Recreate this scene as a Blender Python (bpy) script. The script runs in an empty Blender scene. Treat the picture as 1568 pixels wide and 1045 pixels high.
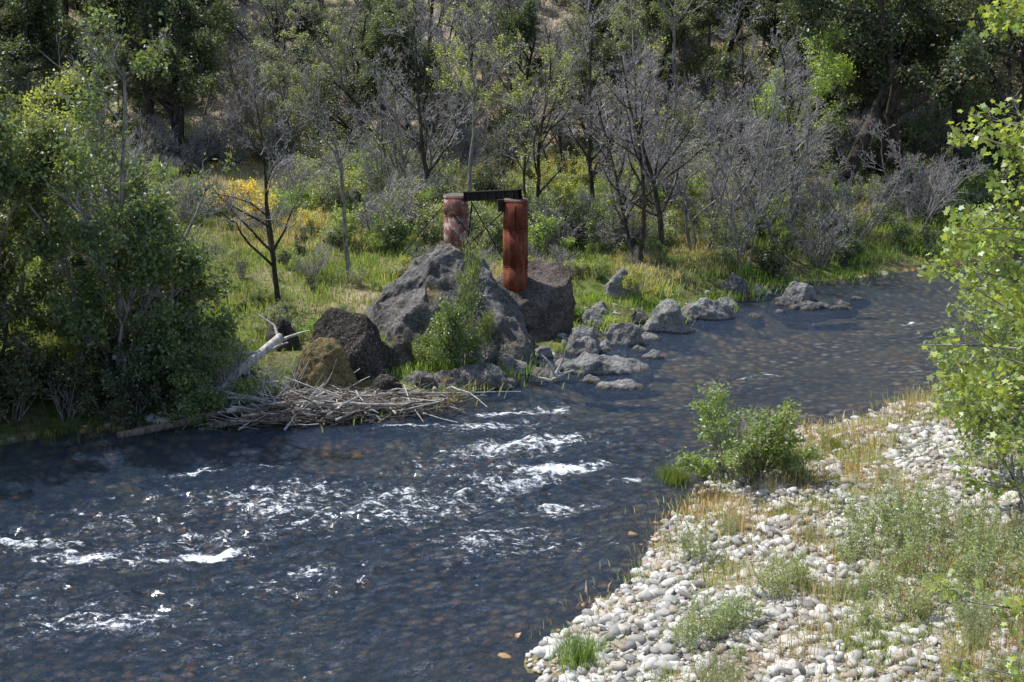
import bpy, math, random, bmesh
import numpy as np
from mathutils import Vector, Matrix, Quaternion
rs=np.random.RandomState(7); random.seed(7)
scene=bpy.context.scene
COL=scene.collection
R=math.radians
# ------------------------------------------------------------ noise
TB=np.random.RandomState(3).rand(64,64,64)
def n3(x,y,z=0.0,seed=0):
    x=np.asarray(x,float)+seed*7.31; y=np.asarray(y,float)+seed*3.77; z=np.asarray(z,float)+seed*1.93+x*0
    xi=np.floor(x).astype(int); yi=np.floor(y).astype(int); zi=np.floor(z).astype(int)
    fx=x-xi; fy=y-yi; fz=z-zi
    fx=fx*fx*(3-2*fx); fy=fy*fy*(3-2*fy); fz=fz*fz*(3-2*fz)
    def T(a,b,c): return TB[(xi+a)&63,(yi+b)&63,(zi+c)&63]
    a=T(0,0,0)*(1-fx)+T(1,0,0)*fx; b=T(0,1,0)*(1-fx)+T(1,1,0)*fx
    c=T(0,0,1)*(1-fx)+T(1,0,1)*fx; d=T(0,1,1)*(1-fx)+T(1,1,1)*fx
    return ((a*(1-fy)+b*fy)*(1-fz)+(c*(1-fy)+d*fy)*fz)*2-1
def fbm(x,y,z=0.0,o=4,seed=0):
    s=0;a=1;f=1;t=0
    for i in range(o):
        s=s+a*n3(np.asarray(x)*f,np.asarray(y)*f,np.asarray(z)*f,seed+i*5);t+=a;a*=.5;f*=2.03
    return s/t
def sst(a,b,x):
    t=np.clip((x-a)/(b-a),0,1); return t*t*(3-2*t)
# ------------------------------------------------------------ river plan (metres)
FAR=np.array([(-140,-10),(-60,22),(-30,35),(-18,39.3),(-15.3,40.2),(-14,41.1),(-12.7,41.6),(-11.1,41.7),(-9.4,42.2),(-7.4,42.4),(-4.6,43.6),(-1.9,44.6),(-1.0,46.2),(0.1,47.2),(0.5,48.9),(1.8,50.8),(2.3,52.5),(4.1,55.0),(5.7,55.3),(7.4,56.6),(9.3,58.6),(10.9,60.6),(13.1,62.4),(15.4,63.3),(18,64.5),(20.4,66),(27,69),(42,74),(140,90)],float)
NEAR=np.array([(-140,-100),(-30,-14),(-12,4),(-3,17),(0,23),(0.6,25.8),(0.2,26.7),(1.2,28.1),(2.5,30.1),(3.2,31.5),(3.5,33.2),(4.8,35.3),(5.4,36.9),(6.1,39),(8.3,41.2),(10.3,42.1),(12.1,43.8),(14,45.3),(16.6,47.6),(19,50),(28,57),(45,63),(140,70)],float)
POLY=np.vstack([FAR,NEAR[::-1]])
def dline(x,y,P):
    d=np.full(x.shape,1e9)
    for i in range(len(P)-1):
        a=P[i];b=P[i+1];ab=b-a
        t=np.clip(((x-a[0])*ab[0]+(y-a[1])*ab[1])/(ab@ab),0,1)
        d=np.minimum(d,(x-a[0]-t*ab[0])**2+(y-a[1]-t*ab[1])**2)
    return np.sqrt(d)
def inside(x,y,P):
    c=np.zeros(x.shape,bool);n=len(P)
    for i in range(n):
        x1,y1=P[i];x2,y2=P[(i+1)%n]
        if y1==y2: continue
        m=((y1>y)!=(y2>y))&(x<(x2-x1)*(y-y1)/(y2-y1)+x1); c^=m
    return c
def height(x,y,full=False):
    x=np.asarray(x,float);y=np.asarray(y,float)
    wob=0.35*fbm(x*.9,y*.9,0,3,11)
    df=dline(x,y,FAR);dn=dline(x,y,NEAR);ins=inside(x,y,POLY)
    nearside=dn<df
    bed=-(np.minimum(.8,0.11*dn+.02)*np.minimum(1,0.35*df+.08))-.05*(fbm(x*1.5,y*1.5,0,3,4)+.3)
    d=np.maximum(df+wob,0.02)
    hf=0.1+1.0*sst(0,4,d)+1.0*sst(4,22,d)+.25*fbm(x*.35,y*.35,0,3,2)*sst(1,4,d)
    hf=hf-.7*np.exp(-(((x-.2)/4.5)**2+((y-50.5)/4)**2))*sst(0,3,d)
    yy=y-83+.06*x+3*fbm(x*.05,y*.05,0,2,8)
    hill=np.where(yy>0,0.5*yy*yy/(yy+6),0); hill=34*(1-np.exp(-hill/34))
    hf=hf+hill+sst(2,14,hill)*1.2*fbm(x*.12,y*.12,0,3,21)
    hl=sst(-24,-60,x)*6*sst(2,25,d); hf=hf+hl
    d2=np.maximum(dn+wob*.8,0.02)
    hn=0.02+.10*np.minimum(d2,9)+.06*fbm(x*.8,y*.8,0,3,5)*sst(0,2,d2)+3.0*sst(9,30,d2)+.2
    hn=hn-.2*sst(1.5,0,d2)
    h=np.where(ins,bed,np.where(nearside,hn,hf))
    if full: return h,ins,nearside,df,dn
    return h
def gz(x,y): return float(height(np.array([x]),np.array([y]))[0])
# ------------------------------------------------------------ node helpers
def mat(name):
    m=bpy.data.materials.new(name);m.use_nodes=True;nt=m.node_tree;nt.nodes.clear()
    out=nt.nodes.new('ShaderNodeOutputMaterial');return m,nt,out
class N:
    def __init__(s,nt): s.nt=nt
    def n(s,t,**k):
        nd=s.nt.nodes.new(t)
        for a,b in k.items(): setattr(nd,a,b)
        return nd
    def l(s,a,b): s.nt.links.new(a,b)
    def noise(s,vec,scale,detail=4,rough=.55):
        nd=s.n('ShaderNodeTexNoise');nd.inputs['Scale'].default_value=scale;nd.inputs['Detail'].default_value=detail;nd.inputs['Roughness'].default_value=rough
        if vec is not None: s.l(vec,nd.inputs['Vector'])
        return nd.outputs['Fac']
    def ramp(s,fac,stops,interp='LINEAR'):
        nd=s.n('ShaderNodeValToRGB');cr=nd.color_ramp;cr.interpolation=interp
        while len(cr.elements)<len(stops): cr.elements.new(.5)
        for e,(p,c) in zip(cr.elements,stops):
            e.position=p; e.color=(c[0],c[1],c[2],1) if hasattr(c,'__len__') else (c,c,c,1)
        s.l(fac,nd.inputs['Fac']);return nd.outputs['Color']
    def mix(s,fac,a,b,mode='MIX'):
        nd=s.n('ShaderNodeMix',data_type='RGBA',blend_type=mode)
        for v,i in ((fac,0),(a,6),(b,7)):
            if hasattr(v,'is_linked'): s.l(v,nd.inputs[i])
            elif i==0: nd.inputs[0].default_value=v
            else: nd.inputs[i].default_value=(v[0],v[1],v[2],1)
        return nd.outputs[2]
    def math(s,op,a,b=0.0,c=0.0,clamp=False):
        nd=s.n('ShaderNodeMath',operation=op,use_clamp=clamp)
        for i,v in enumerate((a,b,c)):
            if hasattr(v,'is_linked'): s.l(v,nd.inputs[i])
            else: nd.inputs[i].default_value=v
        return nd.outputs[0]
    def bump(s,h,strength,dist):
        nd=s.n('ShaderNodeBump');nd.inputs['Strength'].default_value=strength;nd.inputs['Distance'].default_value=dist
        s.l(h,nd.inputs['Height']);return nd.outputs['Normal']
    def attr(s,name,o='Fac'):
        nd=s.n('ShaderNodeAttribute');nd.attribute_name=name;return nd.outputs[o]
    def pos(s):
        return s.n('ShaderNodeTexCoord').outputs['Object']
    def gpos(s): return s.n('ShaderNodeNewGeometry').outputs['Position']
    def princ(s,col,rough=.8,normal=None,spec=.3):
        p=s.n('ShaderNodeBsdfPrincipled')
        if hasattr(col,'is_linked'): s.l(col,p.inputs['Base Color'])
        else: p.inputs['Base Color'].default_value=(*col,1)
        p.inputs['Roughness'].default_value=rough
        p.inputs['Specular IOR Level'].default_value=spec
        if normal is not None: s.l(normal,p.inputs['Normal'])
        return p.outputs[0]
# ------------------------------------------------------------ materials
def leaf_material(name,trans=.4,var=.5,gloss=.03,tint=False):
    m,nt,out=mat(name);q=N(nt)
    oi=q.n('ShaderNodeObjectInfo');geo=q.n('ShaderNodeNewGeometry')
    rnd=geo.outputs['Random Per Island']
    v=q.math('MULTIPLY_ADD',rnd,var*1.2,1.10-var*.6)
    hs=q.n('ShaderNodeHueSaturation');q.l(q.attr('tint','Color') if tint else oi.outputs['Color'],hs.inputs['Color'])
    q.l(v,hs.inputs['Value'])
    q.l(q.math('ADD',q.math('MULTIPLY_ADD',oi.outputs['Random'],.03,.485),q.math('MULTIPLY_ADD',q.math('FRACT',q.math('MULTIPLY',rnd,37.3)),.05,-.025)),hs.inputs['Hue'])
    hs.inputs['Saturation'].default_value=.90
    c=hs.outputs[0]
    d=q.n('ShaderNodeBsdfDiffuse');q.l(c,d.inputs[0])
    t=q.n('ShaderNodeBsdfTranslucent');q.l(q.mix(1.0,c,(1.8,1.7,.7),'MULTIPLY'),t.inputs[0])
    m1=q.n('ShaderNodeMixShader');m1.inputs[0].default_value=trans;q.l(d.outputs[0],m1.inputs[1]);q.l(t.outputs[0],m1.inputs[2])
    last=m1
    if gloss:
        g=q.n('ShaderNodeBsdfGlossy');g.inputs['Roughness'].default_value=.45;g.inputs[0].default_value=(.8,.85,.9,1)
        m2=q.n('ShaderNodeMixShader');m2.inputs[0].default_value=gloss;q.l(m1.outputs[0],m2.inputs[1]);q.l(g.outputs[0],m2.inputs[2]);last=m2
    q.l(last.outputs[0],out.inputs[0]);return m
M_LEAF=leaf_material('leaf_foliage',.44,.8,.07)
M_GRASS=leaf_material('grass_blades',.3,.8,0)
M_GRASST=leaf_material('grass_blades_mass',.3,.8,0,True)
def bark_material(name,c1,c2,sc=6):
    m,nt,out=mat(name);q=N(nt)
    mp=q.n('ShaderNodeMapping');mp.inputs['Scale'].default_value=(1,1,.3);q.l(q.pos(),mp.inputs[0])
    f=q.noise(mp.outputs[0],sc,3,.65)
    d=q.n('ShaderNodeBsdfDiffuse');q.l(q.ramp(f,[(.3,c1),(.68,c2)]),d.inputs[0]);q.l(q.bump(f,.6,.03),d.inputs['Normal'])
    q.l(d.outputs[0],out.inputs[0]);return m
M_BARKD=bark_material('bark_dark',(.02,.017,.014),(.12,.10,.085))
M_BARKG=bark_material('bark_grey',(.08,.075,.07),(.40,.38,.36))
M_WOOD=bark_material('driftwood_bleached',(.30,.27,.24),(.74,.70,.65),8)
M_WOODD=bark_material('driftwood_brown',(.06,.045,.036),(.32,.26,.21),8)
m,nt,out=mat('twig_grey');q=N(nt);g=q.n('ShaderNodeNewGeometry')
c=q.ramp(g.outputs['Random Per Island'],[(0,(.18,.16,.15)),(.5,(.38,.355,.355)),(1,(.56,.53,.54))])
d=q.n('ShaderNodeBsdfDiffuse');q.l(c,d.inputs[0]);q.l(d.outputs[0],out.inputs[0]);M_TWIG=m
def rock_material(name,c1,c2,c3,lichen=(.30,.24,.12),lf=.62,sc=1.0,bs=.9):
    m,nt,out=mat(name);q=N(nt);P=q.gpos()
    a=q.noise(P,1.3*sc,6,.65);b=q.noise(P,9*sc,4,.7)
    vo=q.n('ShaderNodeTexVoronoi');vo.inputs['Scale'].default_value=5*sc;q.l(P,vo.inputs[0])
    c=q.ramp(a,[(.3,c1),(.5,c2),(.72,c3)])
    c=q.mix(q.ramp(b,[(.35,0),(.7,1)]),q.mix(1.0,c,(.35,.35,.35),'MULTIPLY'),c)
    l=q.noise(P,.8*sc,5,.7)
    c=q.mix(q.ramp(l,[(lf,0),(lf+.06,.75)]),c,lichen)
    sp=q.noise(P,22*sc,2,.6)
    c=q.mix(q.ramp(sp,[(.60,0),(.68,.6)]),c,(.50,.49,.46))
    sx=q.n('ShaderNodeSeparateXYZ');q.l(P,sx.inputs[0])
    w=q.ramp(q.math('ADD',sx.outputs[2],q.math('MULTIPLY',b,.1)),[(.07,1),(.15,0)])
    c=q.mix(w,c,q.mix(1.0,c,(.3,.28,.25),'MULTIPLY'))
    hgt=q.math('ADD',q.math('MULTIPLY',b,.6),q.math('MULTIPLY',vo.outputs['Distance'],.35))
    q.l(q.princ(c,.85,q.bump(hgt,bs,.16),.25),out.inputs[0]);return m
M_ROCKD=rock_material('volcanic_rock_dark',(.03,.024,.02),(.075,.06,.05),(.16,.135,.115),(.15,.11,.05),.66)
M_ROCKG=rock_material('conglomerate_rock_grey',(.09,.082,.078),(.22,.205,.195),(.37,.355,.34),(.28,.20,.09),.58)
M_ROCKB=rock_material('basalt_brown',(.065,.05,.042),(.16,.13,.105),(.30,.25,.215),(.22,.18,.14),.66)
M_ROCKT=rock_material('mossy_tan_rock',(.09,.065,.037),(.30,.22,.09),(.42,.32,.16),(.26,.24,.07),.55)
M_ROCKL=rock_material('river_rock_light',(.20,.19,.18),(.40,.39,.375),(.60,.58,.56),(.42,.40,.34),.64,1.6)
m,nt,out=mat('river_cobbles');q=N(nt);geo=q.n('ShaderNodeNewGeometry')
c=q.ramp(geo.outputs['Random Per Island'],[(0,(.22,.21,.20)),(.2,(.40,.385,.36)),(.5,(.60,.585,.55)),(.84,(.77,.75,.71)),(.92,(.48,.38,.29)),(1,(.16,.16,.17))])
f=q.noise(q.gpos(),14,3,.7);c=q.mix(q.ramp(f,[(.35,.5),(.6,0)]),c,(.33,.31,.27))
sx=q.n('ShaderNodeSeparateXYZ');q.l(q.gpos(),sx.inputs[0])
c=q.mix(q.ramp(sx.outputs[2],[(.03,1),(.075,0)]),c,q.mix(1.0,c,(.75,.5,.25),'MULTIPLY'))
q.l(q.princ(c,.75,q.bump(f,.4,.02),.3),out.inputs[0]);M_COB=m
def rust(name,a,b,c_,pale=.0,fs=1.6):
    m,nt,out=mat(name);q=N(nt);P=q.pos()
    mp=q.n('ShaderNodeMapping');mp.inputs['Scale'].default_value=(3,3,.5);q.l(P,mp.inputs[0])
    f=q.noise(mp.outputs[0],fs,6,.65);g=q.noise(P,7,6,.7)
    c=q.ramp(f,[(.3,a),(.5,b),(.7,c_)])
    c=q.mix(q.ramp(g,[(.48,0),(.70,.8)]),c,(.05,.024,.016))
    if pale: c=q.mix(q.ramp(q.noise(P,3.4,6,.8),[(.50,0),(.56,pale)]),c,(.52,.45,.41))
    q.l(q.princ(c,.8,q.bump(g,.4,.03),.2),out.inputs[0]);return m
M_RUST=rust('rusted_iron',(.08,.022,.015),(.20,.052,.026),(.34,.13,.07))
M_RUSTP=rust('faded_rusted_iron',(.15,.06,.045),(.27,.12,.09),(.38,.22,.17),.9)
M_STEEL=rust('blackened_steel',(.012,.011,.012),(.022,.020,.020),(.04,.034,.03))
M_CONC=rust('pier_concrete',(.12,.10,.085),(.17,.15,.13),(.23,.205,.18))
# ground
m,nt,out=mat('ground_soil_grass');q=N(nt);P=q.gpos()
bar=q.attr('bar');dry=q.attr('dry');bed=q.attr('bed')
n1=q.noise(P,.35,3,.6);n2=q.noise(P,3,4,.7);n4=q.noise(P,14,3,.7)
green=q.ramp(n2,[(.3,(.06,.08,.025)),(.5,(.14,.18,.05)),(.7,(.25,.27,.11))])
straw=q.ramp(n2,[(.25,(.28,.22,.14)),(.5,(.46,.38,.27)),(.75,(.57,.48,.36))])
soil=q.ramp(n2,[(.3,(.08,.06,.04)),(.7,(.28,.22,.15))])
c=q.mix(q.ramp(n1,[(.44,0),(.57,.7)]),green,soil)
c=q.mix(q.math('MULTIPLY',dry,q.ramp(n1,[(.3,.4),(.55,1)])),c,straw)
barc=q.ramp(n4,[(.3,(.13,.11,.09)),(.5,(.35,.32,.26)),(.7,(.56,.53,.47))])
barc=q.mix(q.ramp(n1,[(.5,0),(.62,.6)]),barc,q.ramp(n2,[(.3,(.14,.13,.06)),(.7,(.40,.32,.19))]))
c=q.mix(bar,c,barc)
vo=q.n('ShaderNodeTexVoronoi');vo.inputs['Scale'].default_value=3.2;q.l(P,vo.inputs[0])
vr=q.n('ShaderNodeSeparateColor');q.l(vo.outputs['Color'],vr.inputs[0])
bc=q.ramp(vr.outputs[0],[(0,(.18,.15,.08)),(.35,(.40,.31,.16)),(.6,(.60,.42,.19)),(.78,(.80,.42,.15)),(.9,(.85,.72,.48)),(1,(.9,.85,.68))])
bc=q.mix(q.ramp(vo.outputs['Distance'],[(.1,0),(.7,1)]),bc,(.10,.085,.05))
bc=q.mix(q.ramp(n1,[(.40,0),(.64,.55)]),bc,(.24,.23,.10))
c=q.mix(bed,c,bc)
hh=q.math('ADD',n4,q.math('MULTIPLY',n2,1.5))
dn_=q.n('ShaderNodeBsdfDiffuse');q.l(c,dn_.inputs[0]);q.l(q.bump(hh,.7,.08),dn_.inputs['Normal'])
q.l(dn_.outputs[0],out.inputs[0]);M_GROUND=m
# water
m,nt,out=mat('river_water');q=N(nt);P=q.gpos()
mp=q.n('ShaderNodeMapping');mp.inputs['Rotation'].default_value=(0,0,R(-25));mp.inputs['Scale'].default_value=(1.0,2.1,1);q.l(P,mp.inputs[0]);V=mp.outputs[0]
rap=q.attr('rapids');foam=q.attr('foam')
h1=q.noise(V,2.8,4,.68)
amp=q.math('MULTIPLY_ADD',rap,.40,.12)
hh=q.math('MULTIPLY',h1,amp)
bn=q.n('ShaderNodeBump');bn.inputs['Strength'].default_value=1.0;bn.inputs['Distance'].default_value=2.4;q.l(hh,bn.inputs['Height']);NRM=bn.outputs[0]
fr=q.n('ShaderNodeFresnel');fr.inputs[0].default_value=1.42;q.l(NRM,fr.inputs['Normal'])
tr=q.n('ShaderNodeBsdfTransparent');tr.inputs[0].default_value=(.93,.93,.89,1)
df=q.n('ShaderNodeBsdfDiffuse');df.inputs[0].default_value=(.05,.10,.19,1)
body=q.n('ShaderNodeMixShader');body.inputs[0].default_value=.22;q.l(tr.outputs[0],body.inputs[1]);q.l(df.outputs[0],body.inputs[2])
gl=q.n('ShaderNodeBsdfGlossy');gl.inputs['Roughness'].default_value=.12;gl.inputs[0].default_value=(.97,.98,1,1);q.l(NRM,gl.inputs['Normal'])
wm=q.n('ShaderNodeMixShader');q.l(fr.outputs[0],wm.inputs[0]);q.l(body.outputs[0],wm.inputs[1]);q.l(gl.outputs[0],wm.inputs[2])
mp2=q.n('ShaderNodeMapping');mp2.inputs['Rotation'].default_value=(0,0,R(-12));mp2.inputs['Scale'].default_value=(1.0,2.0,1);q.l(P,mp2.inputs[0])
fn=q.math('MULTIPLY_ADD',q.noise(mp2.outputs[0],3.4,5,.84),2.1,-.55)
ff=q.math('MULTIPLY',q.math('ADD',q.math('ADD',foam,fn),-1.0),4.5,clamp=True)
fd=q.n('ShaderNodeBsdfDiffuse');fd.inputs[0].default_value=(.82,.85,.88,1)
wf=q.n('ShaderNodeMixShader');q.l(ff,wf.inputs[0]);q.l(wm.outputs[0],wf.inputs[1]);q.l(fd.outputs[0],wf.inputs[2])
q.l(wf.outputs[0],out.inputs[0]);M_WATER=m
# ------------------------------------------------------------ mesh helpers
def mk_mesh(name,V,faces_flat,sizes,mats,midx=None,smooth=False,attrs=None,tint=None):
    me=bpy.data.meshes.new(name);V=np.asarray(V,np.float32)
    me.vertices.add(len(V));me.vertices.foreach_set('co',V.ravel())
    ff=np.asarray(faces_flat,np.int32).ravel();sizes=np.asarray(sizes,np.int32)
    me.loops.add(len(ff));me.loops.foreach_set('vertex_index',ff)
    me.polygons.add(len(sizes));st=np.concatenate([[0],np.cumsum(sizes)[:-1]]).astype(np.int32)
    me.polygons.foreach_set('loop_start',st)
    try: me.polygons.foreach_set('loop_total',sizes)
    except Exception: pass
    for mm in mats: me.materials.append(mm)
    if midx is not None: me.polygons.foreach_set('material_index',np.asarray(midx,np.int32))
    if smooth is True: me.polygons.foreach_set('use_smooth',np.ones(len(sizes),bool))
    elif smooth is not False: me.polygons.foreach_set('use_smooth',smooth)
    if attrs:
        for k,v in attrs.items():
            a=me.attributes.new(k,'FLOAT','POINT');a.data.foreach_set('value',np.asarray(v,np.float32).ravel())
    if tint is not None:
        a=me.attributes.new('tint','FLOAT_COLOR','POINT');a.data.foreach_set('color',np.asarray(tint,np.float32).ravel())
    me.update(calc_edges=True);return me
def add(name,me,loc=(0,0,0),rot=(0,0,0),sc=(1,1,1),color=None,parent=None):
    o=bpy.data.objects.new(name,me);o.location=loc;o.rotation_euler=rot;o.scale=sc if hasattr(sc,'__len__') else (sc,sc,sc)
    if color is not None: o.color=(*color,1)
    COL.objects.link(o)
    if parent: o.parent=parent
    return o
def empty(name,loc=(0,0,0)):
    o=bpy.data.objects.new(name,None);o.location=loc;COL.objects.link(o);return o
def grid(xs,ys):
    X,Y=np.meshgrid(xs,ys);nx=len(xs);ny=len(ys)
    i=(np.arange(ny-1)[:,None]*nx+np.arange(nx-1)[None,:]).ravel()
    F=np.stack([i,i+1,i+1+nx,i+nx],1);return X.ravel(),Y.ravel(),F
# ------------------------------------------------------------ terrain
xs=np.concatenate([np.linspace(-400,-60,18),np.linspace(-58,-24,18),np.arange(-23,26,.33),np.linspace(27,60,18),np.linspace(65,400,18)])
ys=np.concatenate([np.linspace(-200,10,24),np.linspace(12,21,10),np.arange(22,70,.33),np.linspace(70.5,125,90),np.linspace(130,500,30)])
X,Y,F=grid(xs,ys);Z,ins,ns,dfv,dnv=height(X,Y,True)
bar=(ns&~ins)*sst(16,11,dnv)
bed=np.maximum(ins*1.0,sst(.5,.1,dnv)*.8);bed=np.maximum(bed,sst(.5,.1,dfv))
dry=(~ns)*np.clip(sst(76,90,Y)*1.0+sst(.05,.4,fbm(X*.12,Y*.12,0,3,31))*.8*sst(3,9,dfv)-sst(.0,.5,fbm(X*.09,Y*.09,0,2,77))*.3,0,1)
patch=np.exp(-(((X+15.5)/3.5)**2+((Y-76)/5)**2)); dry=np.clip(dry+patch*(~ns),0,1)
me=mk_mesh('ground',np.stack([X,Y,Z],1),F,np.full(len(F),4),[M_GROUND],smooth=True,attrs={'bar':bar,'bed':bed,'dry':dry})
add('ground',me)
# ------------------------------------------------------------ water
xs=np.concatenate([np.linspace(-140,-24,50),np.arange(-22,24,.09),np.linspace(25,140,50)])
ys=np.concatenate([np.linspace(-100,20,50),np.arange(22,68,.09),np.linspace(69,95,20)])
X,Y,F=grid(xs,ys)
def blob(cx,cy,rx,ry,a=0,amp=1):
    c,s=math.cos(R(a)),math.sin(R(a));u=(X-cx)*c+(Y-cy)*s;v=-(X-cx)*s+(Y-cy)*c
    return amp*np.exp(-((u/rx)**2+(v/ry)**2))
rap=0*X
for b in [(-7,34,9,4.5,10,1),(-1,37.5,6,4,30,1),(1.5,41,3.5,3,40,.95),(-9,30,8,4,0,.9),(-3,31,7,4,20,.85),(8,47,4,1.6,35,.5),(-14,30,8,6,0,.9),(15.5,55.5,2,.8,20,.5),(-5,27,9,2.5,0,.7),(.5,44,2.5,1.2,10,.8),(-11,35,5,3,20,.75)]:
    rap=np.maximum(rap,blob(*b))
foam=0*X
for b in [(-7.4,32.1,1.0,.32,15,.76),(-8.6,31.7,1.3,.3,5,.52),(-10.3,31.9,1.3,.5,5,.58),(-12,32.8,1.5,.4,0,.54),(1.3,38.2,1.5,.45,10,.70),(.3,37.0,1.2,.5,20,.54),(2.4,38.6,.9,.3,0,.5),(-.3,43.2,1.4,.28,15,.64),(1.3,43.5,.8,.4,20,.60),(3.3,37.3,.9,.22,0,.5),(-4.8,31.2,.6,.25,10,.50),(1.2,35.1,1.4,.6,10,.46),(-9,37.8,1.2,.3,20,.50),(-6.3,34.9,1.0,.3,10,.46),(-8.9,28.5,1.6,.5,10,.44),(-3.4,42.0,2.0,.22,6,.54),(-.5,40,1.8,.9,15,.46),(7,45.7,.9,.3,15,.46),(8.7,47.5,1.2,.25,15,.50),(16,54.9,.9,.3,0,.50),(-7,38.6,.8,.3,10,.44),(1.6,46.9,1.2,.25,5,.44),(12.5,56.6,1.3,.15,0,.50),(-2.4,35.5,2.5,1.6,10,.36),(-6,36,3,1.4,10,.34),(0,33,2.5,1.2,0,.34),(-1,42,2.4,.5,12,.50),(1,40.5,1.6,.8,20,.48)]:
    foam=np.maximum(foam,blob(*b))
a_=R(-25);c35,s35=math.cos(a_),math.sin(a_);U=X*c35-Y*s35;W=(X*s35+Y*c35)
wv=.5*fbm(U*.9,W*1.7,0,2,3)+.5*fbm(U*2.1,W*4.0,0,2,9)
fine=(X>-22)&(X<24)&(Y>22)&(Y<68)
crest=1-np.abs(fbm(U*1.1,W*1.9,0,3,14))*2
edge=sst(0,1.2,np.minimum(dline(X,Y,FAR),dline(X,Y,NEAR)))
Z=np.where(fine,(wv*(.08+.34*rap)+.10*rap*crest-.07*rap)*edge,0)
big=sst(-.5,.35,fbm(X*.35,Y*.5,0,3,19))
foam=np.maximum(foam,rap*.20*big)+rap*(.17+.14*sst(.3,.95,crest))*(.75+.25*big)*np.where(foam>.3,.6,1)
foam*=sst(0,.8,dline(X,Y,NEAR))
foam-=.10*sst(.25,.0,rap)
d2=np.minimum(dline(X,Y,FAR),dline(X,Y,NEAR));ok=inside(X,Y,POLY)|(d2<1.2)
keep=ok[F].all(1)
me=mk_mesh('river',np.stack([X,Y,Z],1),F[keep],np.full(keep.sum(),4),[M_WATER],smooth=True,attrs={'rapids':rap,'foam':foam})
add('river_water',me)
# ------------------------------------------------------------ rocks
def ico(sub):
    bm=bmesh.new();bmesh.ops.create_icosphere(bm,subdivisions=sub,radius=1)
    v=np.array([x.co[:] for x in bm.verts]);f=np.array([[q.index for q in p.verts] for p in bm.faces]);bm.free();return v,f
I2=ico(2);I5=ico(6);I4=ico(5)
def rock(name,loc,size,mt,seed,taper=0,shear=(0,0),planes=10,rough=.1,sub=4,rotz=0,tilt=0,power=1.0):
    r=np.random.RandomState(seed);v,f=(I5 if sub==5 else I4);v=v.copy()
    for k in range(planes):
        n=r.randn(3);n[2]=abs(n[2])*.7;n/=np.linalg.norm(n);d=r.uniform(.62,.9)
        t=np.maximum(0,v@n-d);v-=t[:,None]*n*.92
    for ax in range(3):
        lo,hi=v[:,ax].min(),v[:,ax].max()
        if ax<2: v[:,ax]=(v[:,ax]-lo)/(hi-lo)*2-1
        else: v[:,2]=v[:,2]/hi
    n=v/np.linalg.norm(v,axis=1)[:,None]
    if power!=1:
        rr=np.hypot(v[:,0],v[:,1])+1e-6;zt=np.clip(v[:,2],0,1);k=np.minimum(1.0/np.maximum(rr,.35),1/np.sqrt(np.maximum(1-zt*zt,.15)))**power;v[:,0]*=k;v[:,1]*=k
    size=np.array(size,float);w=v*size;sd=seed*1.7
    s=max(size);a=fbm(w[:,0]*1.6/s+sd,w[:,1]*1.6/s,w[:,2]*1.6/s,3,seed%17)*rough*s
    a+=(1-2*np.abs(fbm(w[:,0]*1.7+sd,w[:,1]*1.7,w[:,2]*1.7,4,5)))*rough*.4
    a+=fbm(w[:,0]*6+sd,w[:,1]*6,w[:,2]*6,3,9)*.09*min(1,s)
    zt=np.clip(v[:,2],0,1)
    w[:,0]*=1-taper*zt;w[:,1]*=1-taper*zt
    w+=n*a[:,None]
    w[:,0]+=shear[0]*zt*size[2];w[:,1]+=shear[1]*zt*size[2]
    w[:,2]+=tilt*v[:,1]*size[1]*zt
    me=mk_mesh(name,w,f,np.full(len(f),3),[mt],smooth=True)
    return add(name,me,loc,(0,0,rotz))
def outcrop(name,cx,cy,planes,rad,mt,seed,apex_noise=.22):
    g=np.linspace(-rad,rad,190);Xg,Yg,Fg=grid(g,g)
    wx=Xg+.35*fbm(Xg*.7,Yg*.7,0,3,seed);wy=Yg+.35*fbm(Xg*.7,Yg*.7,0,3,seed+3)
    Zg=np.full(Xg.shape,1e9)
    for H_,ang,sl in planes:
        Zg=np.minimum(Zg,H_-sl*(wx*math.cos(R(ang))+wy*math.sin(R(ang))))
    Zg=Zg+apex_noise*fbm(Xg*.9,Yg*.9,0,4,seed+5)*1.6
    Zg=Zg+.16*(1-2*np.abs(fbm(Xg*2.2,Yg*2.2,Zg*1.2,3,seed+8)))-.08
    nx=fbm(Xg*1.6,Yg*1.6,Zg*1.6,4,seed+11);ny=fbm(Xg*1.6,Yg*1.6,Zg*1.6,4,seed+15)
    keep=(Zg>-.7)[Fg].all(1)
    Vv=np.stack([Xg+nx*.32,Yg+ny*.32,Zg+fbm(Xg*6,Yg*6,Zg*6,2,3)*.07],1)
    me=mk_mesh(name,Vv,Fg[keep],np.full(keep.sum(),4),[mt],smooth=True);return add(name,me,(cx,cy,0))
outcrop('pyramid_boulder',-2.2,51,[(4.15,180,.60),(5.4,180,1.30),(4.1,0,.70),(5.7,0,1.85),(4.05,-90,.72),(5.4,-90,1.75),(4.2,90,1.3),(4.5,-140,1.10),(4.45,-40,1.1),(4.3,140,1.2),(4.1,45,1.3)],4.6,M_ROCKG,5)
rock('square_boulder',(.8,53.2,-.3),(1.62,1.55,2.5),M_ROCKB,21,taper=.02,planes=8,rough=.08,sub=5,tilt=.35,power=.75)
rock('dark_boulder',(-5.6,46.4,-.2),(1.95,1.3,2.75),M_ROCKD,31,taper=.25,shear=(-.05,0),planes=9,rough=.12,sub=5)
rock('tan_boulder',(-6.2,44.9,-.3),(1.6,.95,2.3),M_ROCKT,37,taper=.25,shear=(.05,.1),planes=9,rough=.12,sub=5)
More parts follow.
